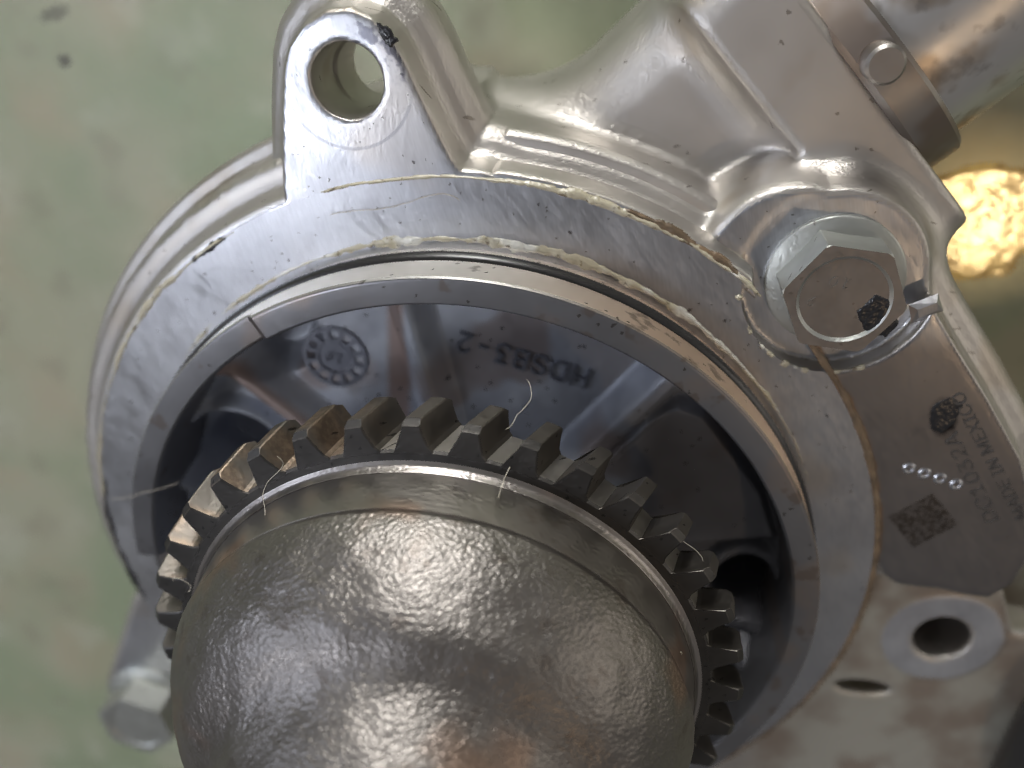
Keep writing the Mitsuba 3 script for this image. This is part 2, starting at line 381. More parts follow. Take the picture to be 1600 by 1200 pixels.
# ---------------------------------------------------------------- the setting: painted floor with an oily patch
add('floor', ([[-1500, -1500, -80], [1500, -1500, -80], [1500, 1500, -80], [-1500, 1500, -80]], [[0, 1, 2, 3]]), 'm_floor', False,
    label='worn green painted workshop floor with rusty and dark stains', kind='structure')
n = 260
gx, gy = np.meshgrid(np.linspace(-26, 26, n), np.linspace(-26, 26, n), indexing='ij')
pp = np.stack([gx, gy, gx * 0], -1)
rad = np.hypot(gx / 1.15, gy) * 1.15 + 10 * (meshkit.fbm(pp * 0.12, 3, 4) - 0.5)
keep = np.clip((18 - rad) / 4, -0.2, 1)
hz = keep * (0.35 + 0.25 * meshkit.fbm(pp * 0.22, 3, 8) + 0.10 * meshkit.noise(pp * 0.7, 3) + 0.045 * meshkit.noise(pp * 1.5, 5)) - 0.25
v = np.stack([gx + 116, gy + 50, -80 + hz], -1).reshape(-1, 3)
add('oil_puddle', (v, grid_faces(n, n)), 'm_oil', True, label='golden brown lumpy oil puddle glinting on the floor right of the pump', category='oil puddle')

# ---------------------------------------------------------------- water pump: casting
BOLT = np.array([69.7, 61.0]); BOLT2 = np.array([-93.0, -56.5]); HOLE = np.array([-10.87, 98.69]); HOLE2 = np.array([101.8, -24.6])
ear = Polygon([(-25.7, 78), (-25.7, 80.9), (-24.2, 88.6), (-22.9, 94.5), (-21.2, 100.9), (-19.6, 104.2), (-16.6, 107.3), (-12.5, 109.2), (-8.7, 109.3), (-5.4, 107.7), (-2.6, 104.8), (-0.9, 101.2), (0.6, 96.9), (2.9, 90.7), (5.2, 85.0), (6.6, 83.0), (6.6, 70), (-25, 70)])
plate = Polygon([(66, 46), (70, 70), (79.7, 63.2), (84.5, 58.4), (91, 48.5), (97.5, 39), (105.5, 26.2), (111, 12), (111.5, 4), (109.8, -3.5), (106, -7.2), (101.5, -6.6), (96.7, -5.2), (92, -4.9), (88, -4.2), (85, -1.5), (83.2, 2.7), (78, 3), (60, 3)]).buffer(1.5).buffer(-1.5)
disc = lambda c, r: Point(*c).buffer(r, 48)
top_outline = unary_union([disc((0, 0), 83.5), ear, plate])
boss_outline = unary_union([disc(BOLT, 15.5), disc((62.5, 61.6), 15.6)])
low_plate = Polygon([(40, -60), (75, 0), (84, 4), (100, 2), (112, -11), (116, -22), (140, -27), (145, -60), (140, -90), (40, -90)])
left_foot = unary_union([disc(BOLT2, 13), disc((-76, -30), 15)]).convex_hull

H = 0.62
x0, y0, z0 = -112.0, -95.0, -80.0
nx, ny, nzc = int(262 / H), int(222 / H), int(69 / H)
xs, ys, zs = x0 + np.arange(nx) * H, y0 + np.arange(ny) * H, z0 + 0.13 + np.arange(nzc) * H
X, Y = np.meshgrid(xs, ys, indexing='ij')
R2, ANG = np.hypot(X, Y), np.arctan2(Y, X)
d_top, d_boss, d_low, d_foot = (poly_sd(q, X, Y).astype(np.float32) for q in (top_outline, boss_outline, low_plate, left_foot))
d_ring, d_ear = R2 - 83.5, poly_sd(ear, X, Y)
leftness = np.clip((np.degrees(ANG) - 100) / 25, 0, 1) * (np.degrees(ANG) > 0)
groove = np.clip((np.degrees(ANG) - 47) / 6, 0, 1) * np.clip((83 - np.degrees(ANG)) / 4, 0, 1) * (1 - np.clip((R2 - 92) / 3, 0, 1))
striae = meshkit.noise(np.stack([ANG * 50, R2 * 0.05, ANG * 0], -1), 5) - 0.5
AX = np.array([0.77, 0.64]); AX /= np.linalg.norm(AX); NX = np.array([AX[1], -AX[0]])
s_el, n_el = X * AX[0] + Y * AX[1], X * NX[0] + Y * NX[1]
D = np.empty((nx, ny, nzc), np.float32)
for k, z in enumerate(zs):
    # the flange wall: milled edge, groove, lip
    wall = np.interp(z, [-40, -33, -28, -24.6, -23.2, -21.8, -20.6, -19.2, -17, -15, -14], [4.0, 5.4, 6.2, 6.0, 5.4, 4.2, 1.6, 1.0, 0.7, 0.45, 0.1])
    gro = -1.9 * math.exp(-((z + 20.6) / 1.2) ** 2)
    left = np.interp(z, [-60, -34, -28.0, -26.8, -25.8, -25, -20.2, -19.2, -18.4, -17, -15, -14], [6.0, 8.8, 8.9, 8.4, 7.0, 6.1, 5.2, 4.6, 1.9, 0.8, 0.45, 0.1])
    wall_s = np.where((R2 < 91) & (groove > 0), wall - 1.2, wall)
    off = (wall * (1 - groove) + wall_s * groove) * (1 - leftness) + leftness * (left - 0.9)
    top = smax(d_top - off, z + 14.0, 0.5)
    top = smax(top, -(z + 62) + 0 * X, 4.0)
    ear_low = smax(d_ear - 9, -(z + 36) + 0 * X, 3.0)          # the ear is only a thick lug
    top = np.where(d_ring > 10, np.maximum(top, np.where((X < 12) & (Y > 60), -(z + 37), -9)), top)
    top = np.where((d_ring > 6) & (X > 60), smax(top, -(z + 26) + 0 * X, 2.0), top)
    boss = smax(d_boss - np.interp(z, [-40, -26, -20, -18], [3.5, 2.0, 0.9, 0.2]), z + 18.0, 1.0)
    boss = smax(boss, -(z + 45), 2.0)
    low = smax(d_low, np.maximum(z + 20.0, -(z + 30)), 1.5)
    pad = np.maximum(np.hypot(X - HOLE2[0], Y - HOLE2[1]) - 12.5, np.maximum(z + 19.75, -(z + 79)))
    foot = smax(d_foot - np.interp(z, [-40, -24, -18], [2, 1.0, 0]), np.maximum(z + 18, -(z + 34)), 2.0)
    drum = smax(R2 - 88, np.maximum(z + 26, -(z + 76)), 6.0)
    # the volute bulges out above the far side and runs into the outlet elbow
    vol = np.hypot(np.hypot(X - 6, Y) - 74.0, (z + 50) * 0.95) - 18
    vol = np.maximum(vol, -(Y + 0.7 * X - 10))
    zz = z + 52
    q1, q2 = np.abs(n_el + 37) - 8, abs(zz) - 8
    duct = np.hypot(np.maximum(q1, 0), max(q2, 0)) + np.minimum(np.maximum(q1, q2), 0) - 11.5
    duct = smax(duct, np.maximum(s_el - 112, 66 - s_el), 3.0)
    q1, q2 = np.abs(n_el + 22.5) - 25, abs(z + 48) - 15
    block = np.hypot(np.maximum(q1, 0), max(q2, 0)) + np.minimum(np.maximum(q1, q2), 0) - 7.0
    block = smax(block, np.abs(s_el - 108) - 7.5, 1.4)
    d = smin(top, drum, 4.0)
    d = smin(d, smin(vol, duct, 9.0), 3.0)
    d = smin(d, block, 8.0)
    d = smin(d, boss, 2.4)
    d = smin(d, low, 2.5)
    d = np.minimum(d, pad)
    d = smin(d, foot, 2.5)
    q1, q2, q3 = np.abs(X - 129) - 8, np.abs(Y + 24) - 10, abs(z + 52) - 8
    leg = np.sqrt(np.maximum(q1, 0) ** 2 + np.maximum(q2, 0) ** 2 + max(q3, 0) ** 2) - 5.0
    d = smin(d, leg, 3.0)
    # cuts
    d = smax(d, -np.maximum(np.hypot(X - BOLT[0], Y - BOLT[1]) - 16.0, -(z + 18.0)), 0.7) if z > -20 else d
    hole = np.hypot(X - HOLE[0], Y - HOLE[1]) - (6.0 if z > -25.5 else 5.75)
    hole = hole if z > -25.5 else np.hypot(X - HOLE[0] - 0.5, Y - HOLE[1] + 0.3) - 5.9
    d = smax(d, -hole, 0.5)
    d = smax(d, -np.maximum(np.hypot(X - HOLE2[0], Y - HOLE2[1]) - 5.9, -(z + 74)), 0.9)
    sx, sy = (X - 87.3) * 0.995 + (Y + 41.2) * -0.1, (Y + 41.2) * 0.995 + (X - 87.3) * 0.1
    d = smax(d, -np.maximum(np.hypot(sx / 2.8, sy) - 2.2, -(z + 45)), 0.5)
    d = np.maximum(d, -np.maximum(R2 - 66.5, -(z + 50)))
    D[:, :, k] = d
V, F = surface_nets(D, np.array([x0, y0, zs[0]]), H)
del D
P = 'water_pump__'
labels['water_pump'] = {'label': 'dirty aluminium engine water pump lying on the floor with toothed gear and hub', 'category': 'water pump'}
add(P + 'housing', (V, F), 'm_housing', True)

# milled flange ring inside the sealant line, cut away at the spot-faced bolt seat
ring = disc((0, 0), 82.6).difference(disc((0, 0), 69.0)).difference(disc(BOLT, 16.0)).segmentize(2.0)
ring = Point(0, 0).buffer(82.6, 180).difference(Point(0, 0).buffer(69.0, 180)).difference(Point(*BOLT).buffer(16.05, 90))
add(P + 'flange_ring', extrude(ring, -15.2, -13.85), 'm_machined', False)



def rim(key, a0, a1, prof, fade, step=0.16, ribs=None, **lab):
    """the rounded casting rim round the flange, swept along an arc; its ends sink into the casting"""
    from scipy.interpolate import PchipInterpolator as PI
    pr = np.array(prof); t_ = np.r_[0, np.cumsum(np.hypot(*np.diff(pr, axis=0).T))]; q_ = np.linspace(0, t_[-1], 110)
    pr_r, pr_z = PI(t_, pr[:, 0])(q_), PI(t_, pr[:, 1])(q_)
    an = np.arange(a0, a1, step); w_ = np.clip(np.minimum(an - a0, a1 - an) / fade, 0, 1); w_ = w_ * w_ * (3 - 2 * w_)
    A_, R_ = np.meshgrid(np.radians(an), pr_r, indexing='ij'); Z_ = np.broadcast_to(pr_z, A_.shape)
    R_ = 83.0 + (R_ - 83.0) * (1 - (1 - w_[:, None]) * 0.75) - 1.1 * (1 - w_[:, None])
    if ribs:
        amp = np.interp(-Z_, *ribs)
        R_ = R_ + amp * (meshkit.noise(np.stack([A_ * 110, Z_ * 0.22, 0 * A_], -1), 3) - 0.4 + 0.6 * (meshkit.noise(np.stack([A_ * 48, Z_ * 0.1, 0 * A_], -1), 8) - 0.5))
    R_ = R_ + 0.10 * (meshkit.fbm(np.stack([A_ * 40, Z_ * 0.5, 0 * A_], -1), 3, 1) - 0.5)
    return add(key, (np.stack([R_ * np.cos(A_), R_ * np.sin(A_), Z_], -1).reshape(-1, 3), grid_faces(*A_.shape)[:, ::-1]), 'm_housing', True, **lab)


rim(P + 'flange_rim', 46.5, 83.6, [(81.5, -14.45), (82.9, -14.15), (83.6, -14.25), (84.0, -14.8), (84.5, -17.2), (84.75, -18.6), (84.55, -19.5), (84.1, -20.5), (84.3, -21.3), (85.2, -21.9), (86.6, -22.05), (87.9, -22.2), (88.7, -22.9), (89.1, -24.0), (88.9, -25.5), (88.6, -30)], 2.5,
    label='rounded bright rim with a groove along the upper right of the flange')
rim(P + 'flange_rim_001', 103.6, 196, [(81.5, -14.45), (82.9, -14.15), (83.6, -14.3), (84.2, -15.0), (84.8, -17.0), (85.4, -18.0), (86.6, -18.6), (88.2, -18.9), (89.0, -19.5), (89.4, -20.4), (89.9, -24.6), (90.3, -25.4), (91.2, -25.8), (92.2, -26.2), (92.9, -27.2), (93.0, -29), (92.6, -36), (91, -44)], 1.6,
    ribs=([18.8, 19.6, 24.8, 25.6], [0, 0.55, 0.45, 0]), label='finely ridged rounded rim along the left of the flange')

# pilot ring with its lowered left stretch
a = np.radians(np.arange(0, 360, 0.4)); deg = np.degrees(a)
drop = np.interp(deg, [0, 115.2, 117.0, 174, 176.5, 205, 207, 360], [0, 0, -2.6, -2.6, -8.0, -8.0, 0, 0])
prof = [(64.9, -24, 0), (64.9, -0.9, 1), (65.1, -0.35, 1), (65.5, 0, 1), (69.3, 0, 1), (69.75, -0.2, 1), (70, -0.65, 1), (70, -7.7, 0), (69.6, -8.0, 0), (68.3, -8.0, 0), (68.3, -11.4, 0), (69.9, -11.4, 0), (69.9, -15, 0)]
pv = np.array([[[r * math.cos(t), r * math.sin(t), max(zv + w * dz, -9.0) if w else min(zv, zv)] for r, zv, w in prof] for t, dz in zip(a, drop)])
pv[:, 7, 2] = np.minimum(pv[:, 7, 2], pv[:, 6, 2] - 0.3); pv[:, 8, 2] = np.minimum(pv[:, 8, 2], pv[:, 7, 2] - 0.1); pv[:, 9, 2] = pv[:, 8, 2]
add(P + 'pilot_ring', (pv.reshape(-1, 3), grid_faces(len(a), len(prof), True)), 'm_pilot', 25)
t = np.linspace(0, 2 * np.pi, 16, endpoint=False)
add(P + 'seal_ring', lathe(np.stack([69.5 + 1.35 * np.cos(t), -9.7 + 1.45 * np.sin(t)], 1), 500, True), 'm_rubber', True, label='black rubber sealing ring in its groove')


# squeezed-out sealant
def bead(key, r, a0, a1, width, z, seed, hgt=0.8, wander=0.4, bsdf='m_sealant', **lab):
    """a ragged smear of sealant along an arc: a thin height field cut off at its uneven edge"""
    nr_, na_ = 34, int(abs(a1 - a0) * 9)
    u, aa = np.meshgrid(np.linspace(-3.2, 3.2, nr_), np.radians(np.linspace(a0, a1, na_)), indexing='ij')
    rr = r + u; q = np.stack([rr * np.cos(aa), rr * np.sin(aa), 0 * u], -1)
    f_ = np.linspace(0, 1, na_)[None]
    wid = np.interp(f_, np.linspace(0, 1, len(width)), width) * np.clip(np.minimum(f_, 1 - f_) * 25, 0, 1)
    wid = wid * (0.15 + 1.7 * meshkit.fbm(q * 0.16, 2, seed + 5))
    mid = wander * (meshkit.fbm(np.stack([aa * 14, 0 * aa, 0 * aa], -1), 3, seed) - 0.5) * 2
    e = 1 - np.abs(u - mid) / np.maximum(wid, 1e-3) + 1.5 * (meshkit.fbm(q * 0.75, 4, seed + 2) - 0.5)
    h = np.where(e > 0, hgt * np.sqrt(np.clip(e, 0, 1.2)) * (0.25 + 1.1 * meshkit.fbm(q * 1.1, 3, seed + 7)), -0.3 * np.clip(-e * 4, 0, 1))
    f = grid_faces(nr_, na_)[:, ::-1]; ok = (h.reshape(-1)[f] > -0.28).any(1)
    return add(key, (np.concatenate([q[..., :2], (z + h)[..., None]], -1).reshape(-1, 3), f[ok][:, ::-1] if a1 > a0 else f[ok]), bsdf, True, **lab)


bead(P + 'sealant_bead', 71.6, 138, 14, [0.2, 0.38, 0.58, 0.75, 0.78, 0.6, 0.42, 0.22], -13.9, 11, 0.26, 0.3, label='cream sealant squeezed out along the sealing ring')
bead(P + 'sealant_bead_001', 82.6, 104, 46, [0.12, 0.18, 0.26, 0.38, 0.5, 0.45, 0.3], -13.9, 23, 0.4, 0.35, label='crumbly yellowish sealant line below the upper ear')
bead(P + 'sealant_bead_002', 82.6, 172, 116, [0.2, 0.4, 0.25, 0.35, 0.5, 0.3, 0.2], -13.9, 37, 0.3, 0.4, label='broken sealant line along the left edge of the flange')
bead(P + 'soot_smear', 82.6, 192, 166, [0.3, 0.8, 0.5, 0.9, 0.4], -13.9, 51, 0.22, 0.5, 'm_tar', label='black sooty smear along the left edge of the flange')
bead(P + 'soot_smear_001', 82.3, 124, 117.5, [0.4, 0.8, 0.3], -13.9, 58, 0.2, 0.4, 'm_tar', label='small black smear on the upper left edge of the flange')
bead(P + 'soot_smear_002', 83.0, 66, 50, [0.2, 0.5, 0.7, 0.3, 0.5, 0.2], -13.9, 63, 0.25, 0.5, 'm_dirt', label='dark crumbs in the sealant line at the upper right')
aa = np.radians(np.linspace(172, 292, 200)); w = meshkit.fbm(np.stack([aa * 9, aa * 0, aa * 0], -1), 4, 3)
add(P + 'sealant_bead_003', tube(np.stack([BOLT[0] + (16.2 + 0.5 * (w - 0.5)) * np.cos(aa), BOLT[1] + (16.2 + 0.5 * (w - 0.5)) * np.sin(aa), np.full(200, -14.1)], 1), 0.04 + 1.6 * np.clip(w - 0.42, 0, 1), 10, 0.8), 'm_sealant', True, label='sealant left on the rim of the bolt seat')
aa = np.radians(np.linspace(38, -72, 500)); w = meshkit.fbm(np.stack([aa * 30, aa * 0, aa * 0], -1), 4, 6)
add(P + 'grime_line', tube(np.stack([83.2 * np.cos(aa), 83.2 * np.sin(aa), np.full(500, -14.0)], 1), 0.15 + 0.9 * w, 8, 0.35), 'm_dirt', True, label='rusty brown grime along the right edge of the flange')

# web inside the pilot ring: floor, ribs, pocket and openings (a height field in polar steps)
def seg_d(x, y, p, q):
    p, q = np.array(p, float), np.array(q, float); d = q - p
    t = np.clip(((x - p[0]) * d[0] + (y - p[1]) * d[1]) / (d @ d), 0, 1)
    return np.hypot(x - p[0] - t * d[0], y - p[1] - t * d[1])


def sstep(a, b, x):
    t = np.clip((x - a) / (b - a), 0, 1); return t * t * (3 - 2 * t)


rr, aa = np.meshgrid(np.linspace(20, 65.6, 150), np.arange(0, 2 * np.pi, 2 * np.pi / 900), indexing='ij')
wx, wy = rr * np.cos(aa), rr * np.sin(aa)
wz = -20.0 + 0 * wx
for p, q, h, w in (((-8.2, 66), (-3.0, 28), 6.0, 1.9), ((47, 48.5), (18, 17), 6.5, 2.2), ((-48, 49), (-22, 22.5), 6.0, 2.0), ((60, -28), (24, -12), 6, 2), ((0, -66), (0, -25), 6, 2), ((-58, -30), (-24, -12), 6, 2)):
    dd = seg_d(wx, wy, p, q); wz += h * (1 - sstep(w * 0.25, w * 2.6, dd))
pocket = Polygon([(22, 14), (29.4, 24.6), (37.6, 33.7), (43.7, 36.6), (48.6, 34.5), (60.5, 16.6), (64, 5), (30, 0)]).buffer(3).buffer(-3)
pd = poly_sd(pocket, wx, wy); wz += 4.0 * (1 - sstep(-0.8, 0.8, pd))
dip = np.hypot((wx + 36) / 1.25, (wy - 50) / 1.0) ; wz -= 7.0 * (1 - sstep(4.0, 8.5, dip))
hl = np.hypot(wx + 50.0, wy - 21.5)
wz = np.where(hl < 16, np.maximum(wz, -20 + 3.2 * (1 - sstep(13.4, 16, hl))), wz)
wz -= 13 * (1 - sstep(11.6, 13.0, hl)); wz -= 9 * (1 - sstep(7.4, 8.2, np.hypot(wx + 53.0, wy - 19)))
hr = np.hypot((wx - 58.5), (wy + 10) / 1.3); wz -= 20 * (1 - sstep(5.6, 7.0, hr)); wz += 2.5 * (1 - sstep(0.5, 2.0, np.abs(hr - 8)))
wz += 3.0 * sstep(61.5, 65.5, rr) ** 2 + 6 * (1 - sstep(22, 30, rr)) ** 2
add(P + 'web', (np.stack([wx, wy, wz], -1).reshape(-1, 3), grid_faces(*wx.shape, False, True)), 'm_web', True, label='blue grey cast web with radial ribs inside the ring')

# raised casting marks on the web
txt = meshkit.text_mesh('HDSB3-2', 4.4, 1.0); L = txt.bounds[1][0]
dirn = np.array([-26.2, 9.0]); dirn /= np.linalg.norm(dirn)
sc = 27.0 / L; txt.vertices[:, 0] *= sc
add(P + 'web__lettering', frame_mesh(txt, (27.6, 42.2, -20.2), dirn), 'm_mark', False, label='raised cast lettering HDSB3-2')
st = Point(0, 0).buffer(6.7, 48).difference(Point(0, 0).buffer(3.5, 48))
for k in range(12):
    t0, t1 = math.radians(k * 30 + 5), math.radians(k * 30 + 25)
    st = st.difference(Polygon([(r_ * math.cos(q), r_ * math.sin(q)) for r_, qs in ((5.95, np.linspace(t0, t1, 6)), (4.05, np.linspace(t1, t0, 6))) for q in qs]))
cen = Point(0, 0).buffer(3.1, 48)
parts = [extrude(st, 0, 0.75), extrude(Point(0, 0).buffer(3.3, 48).difference(cen), -0.1, 0.3), extrude(cen, 0, 0.5)]
one = meshkit.text_mesh('1', 2.3, 0.8); one.apply_translation([-1.7, -1.1, 0.3]); nine = meshkit.text_mesh('9', 2.3, 0.8); nine.apply_translation([0.2, -1.1, 0.3])
arrow = extrude(Polygon([(-0.35, -2.2), (0.35, -2.2), (0.35, 1.2), (1.0, 1.2), (0, 2.6), (-1.0, 1.2), (-0.35, 1.2)]), 0.3, 0.75)
arrow.apply_transform(trimesh.transformations.rotation_matrix(0.9, [0, 0, 1])); arrow.vertices *= [0.6, 0.6, 1]
mk = trimesh.util.concatenate(parts + [one, nine, arrow])
add(P + 'web__date_stamp', frame_mesh(mk, (-24.1, 45.4, -20.1), (math.cos(2.75), math.sin(2.75))), 'm_mark', False, label='round cast date dial with twelve windows around 19')

# ---------------------------------------------------------------- gear
NT, RR, RT = 36, 48.9, 54.3
GZ0, GZ1, TW = 10.2, 19.0, math.radians(-3.7)
add(P + 'gear', lathe([(20, GZ0), (RR - 0.4, GZ0), (RR, GZ0 + 0.4), (RR, GZ1 - 0.4), (RR - 0.4, GZ1), (20, GZ1)][::1], 432), 'm_gear', 20, label='dark steel drive gear with rusty teeth on the left')


def tooth_section(z, rt, shrink=0.0):
    rs = np.array([RR - 0.6, RR + 0.05, RR + 0.6, RR + 1.6, RR + 3.0, rt - 0.25, rt])
    hw = np.interp(rs, [RR - 0.6, RR + 0.05, RR + 0.6, RR + 1.6, RR + 3.0, RT - 0.25, RT], [3.4, 2.95, 2.45, 2.15, 1.75, 1.32, 1.15]) - shrink
    tw = TW * (GZ1 - z) / (GZ1 - GZ0)
    pts = [(r_, h_ / r_) for r_, h_ in zip(rs, hw)] + [(rt + 0.03, 0)] + [(r_, -h_ / r_) for r_, h_ in zip(rs[::-1], hw[::-1])]
    return np.array([[r_ * math.cos(q + tw), r_ * math.sin(q + tw), z] for r_, q in pts])


rng = np.random.default_rng(5)
secs = [tooth_section(GZ1, RT - 1.0, 0.22), tooth_section(GZ1 - 0.22, RT - 0.8, 0.0), tooth_section(GZ1 - 0.95, RT, 0.0)] + [tooth_section(z, RT, 0) for z in np.linspace(GZ1 - 2.2, GZ0 + 1.3, 4)] + [tooth_section(GZ0, RT - 1.0, 0.1)]
m = len(secs[0]); tv = np.vstack(secs)
tf = grid_faces(len(secs), m, False, True)
tri = np.vstack([tf[:, [0, 1, 2]], tf[:, [0, 2, 3]]])
cap = [[0, k, k + 1] for k in range(1, m - 1)]; o = (len(secs) - 1) * m
tri = np.vstack([tri, cap, [[o, o + k + 1, o + k] for k in range(1, m - 1)]])
for i in range(NT):
    c_, s_ = math.cos(math.radians(8.3 + 10 * i)), math.sin(math.radians(8.3 + 10 * i))
    jit = 1 + rng.normal(0, 0.0006)
    v = np.stack([tv[:, 0] * c_ - tv[:, 1] * s_, tv[:, 0] * s_ + tv[:, 1] * c_, tv[:, 2]], 1) * [jit, jit, 1]
    add(P + 'gear__tooth' + (f'_{i:03d}' if i else ''), (v, tri), 'm_gear', 20)

# neck and rough forged hub
neck = [(47.3, 18.8), (46.95, 19.1), (46.6, 19.25), (46.3, 19.5), (46.05, 19.95), (45.9, 20.4), (45.82, 20.5), (45.7, 20.42), (45.64, 20.8), (45.6, 21.6), (45.2, 25.5), (44.85, 28.4), (44.0, 28.9)]
add(P + 'hub_neck', lathe(neck, 500), 'm_neck', 30, label='smooth turned band where the hub meets the gear')
from scipy.interpolate import PchipInterpolator
# shoulder, terrace and crown: the surface normal's elevation (degrees) against the radius
rad_t = [44.9, 44.3, 43, 42, 40.5, 39, 37.5, 36, 34.7, 33.5, 32, 30.5, 29, 27, 25, 22, 18, 10, 0.0]
ele_t = [10, 19, 26, 29, 32, 35, 41, 50, 57, 58, 53, 43, 34, 29, 32, 42, 56, 76, 89]
rs_ = np.linspace(44.9, 0.05, 400)
el_ = PchipInterpolator(rad_t[::-1], ele_t[::-1])(rs_)
hp = np.vstack([[(44.4, 28.0)], np.stack([rs_, 28.7 + np.r_[0, np.cumsum(-np.diff(rs_) / np.tan(np.radians(0.5 * (el_[1:] + el_[:-1]))))]], 1)])
tt = np.r_[0, np.cumsum(np.hypot(*np.diff(hp, axis=0).T))]
ss = np.linspace(0, tt[-1], 420)
hr_, hz_ = PchipInterpolator(tt, hp[:, 0])(ss), PchipInterpolator(tt, hp[:, 1])(ss)
na = 1700
hv, hf = lathe(np.stack([hr_, hz_], 1), na)
cross = np.gradient(hr_, ss), np.gradient(hz_, ss)
nr, nzv = cross[1], -cross[0]
AA = np.repeat(np.arange(na) * 2 * np.pi / na, len(ss)); NR, NZ = np.tile(nr, na), np.tile(nzv, na)
bumps = meshkit.noise(hv * 2.6, 2) * 0.125 + meshkit.noise(hv * 4.6, 7) * 0.10 + meshkit.fbm(hv * 0.2, 2, 4) * 0.5
bumps *= np.tile(np.clip((ss - 0.8) / 1.0, 0, 1), na)
hv = hv + bumps[:, None] * np.stack([NR * np.cos(AA), NR * np.sin(AA), NZ], 1)
add(P + 'hub', (hv, hf), 'm_dome', True, label='rough forged steel hub dome in front of the gear')
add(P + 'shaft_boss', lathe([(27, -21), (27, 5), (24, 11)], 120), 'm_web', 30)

# ---------------------------------------------------------------- bolts
def bolt(key, c, zseat, rot, label, letters=True):
    mb = [(0.01, 0)]
    wash = lathe([(0.05, -0.5), (11.2, -0.5), (11.75, -0.2), (11.75, 0.9), (11.4, 1.25), (8.0, 2.3), (0.05, 2.35)], 120)
    import manifold3d as m3
    hexp = [(10.25 * math.cos(rot + k * math.pi / 3), 10.25 * math.sin(rot + k * math.pi / 3)) for k in range(6)]
    prism = m3.Manifold.extrude(m3.CrossSection([hexp]).offset(-0.35, m3.JoinType.Round, 2, 24).offset(0.35, m3.JoinType.Round, 2, 24), 7.5).translate([0, 0, 1.6])
    cone = m3.Manifold.revolve(m3.CrossSection([[(0, 0), (11.5, 0), (11.5, 8.0), (10.1, 8.95), (9.9, 9.1), (0, 9.1)]]), 120)
    dish = m3.Manifold.revolve(m3.CrossSection([[(0, 8.6), (7.1, 8.6), (8.0, 9.4), (0, 9.4)]]), 90)
    head = (prism ^ cone) - dish
    mm = head.to_mesh(); hv, hf = np.array(mm.vert_properties[:, :3]), np.array(mm.tri_verts)
    off = np.array([c[0], c[1], zseat])
    add(key, (hv + off, hf), 'm_bolt', 25, label=label)
    add(key + '__washer_flange', (wash[0] + off, wash[1]), 'm_bolt', 30)
    if letters:
        out = []
        for ch, px, py in (('1', 1.2, -3.2), ('0', -0.7, -3.6), ('9', -3.9, -0.2)):
            g = meshkit.text_mesh(ch, 1.9, 0.12); out.append(frame_mesh(g, (c[0] + px, c[1] - py, zseat + 8.72), (-0.9, 0.4)))
        add(key + '__marking', trimesh.util.concatenate(out), 'm_bolt', False)


bolt(P + 'bolt', BOLT, -18.0, math.radians(50), 'grey flanged hex bolt with a black tar spot, upper right of the ring')
bolt(P + 'bolt_001', BOLT2, -18.0, math.radians(35), 'blurred grey hex bolt at the lower left foot', False)


def smear(key, pts, z, h, mat, seed, **lab):
    """a low lump of tar or dirt on a flat face"""
    pg = Polygon(pts).buffer(0.3); x0_, y0_, x1_, y1_ = pg.bounds
    gx, gy = np.meshgrid(np.linspace(x0_ - .3, x1_ + .3, 60), np.linspace(y0_ - .3, y1_ + .3, 60), indexing='ij')
    q = np.stack([gx, gy, gx * 0], -1)
    d = -poly_sd(pg, gx, gy) + 0.9 * (meshkit.fbm(q * 1.1, 3, seed) - 0.5)
    hh = np.where(d > 0, h * (1 - np.exp(-d / 0.4)) * (0.5 + meshkit.fbm(q * 1.5, 3, seed + 1)), -0.25 + 0 * d)
    f = grid_faces(60, 60); ok = (hh.reshape(-1)[f] > -0.2).any(1)
    return add(key, (np.stack([gx, gy, z + hh], -1).reshape(-1, 3), f[ok]), mat, True, **lab)


smear(P + 'bolt__tar_spot', [(72.2, 58.6), (74.6, 61.4), (77.4, 60.0), (78.6, 56.6), (77.2, 54.3), (74.6, 54.6), (73.2, 56.2)], -9.4, 0.25, 'm_tar', 4, label='black tar spot on the bolt head')
smear(P + 'housing__tar_spot', [(-4.3, 106.6), (-2.9, 106.2), (-1.9, 104.4), (-2.7, 103.8), (-3.7, 104.8)], -14.0, 0.2, 'm_tar', 9, label='black tar spot on the ear by the top edge')
smear(P + 'housing__tar_spot_001', [(88.6, 37.4), (91, 39.4), (93.2, 38.2), (92.8, 35.0), (90.8, 32.2), (88.9, 33.4)], -14.0, 0.18, 'm_tar', 14, label='shield shaped black mark on the right pad')
# bright cast nub between bolt and plate edge
nub = trimesh.convex.convex_hull(np.array([(81.6, 57.6, -14.4), (86.0, 59.6, -14.4), (87.4, 56.4, -14.4), (82.6, 54.0, -14.4), (82.9, 57.0, -13.55), (85.8, 58.3, -13.45), (86.2, 56.8, -13.6), (83.4, 55.4, -13.65)]))
add(P + 'housing__casting_nub', nub, 'm_machined', False)
# four small drilled dimples with raised lips, printed lines
def print_line(key, text, a, b, height, z):
    a, b = np.array(a), np.array(b); t_ = meshkit.text_mesh(text, height, 0.28)
    t_.vertices[:, 0] *= np.linalg.norm(b - a) / t_.bounds[1][0]
    add(key, frame_mesh(t_, (a[0], a[1], z), b - a), 'm_print', False)


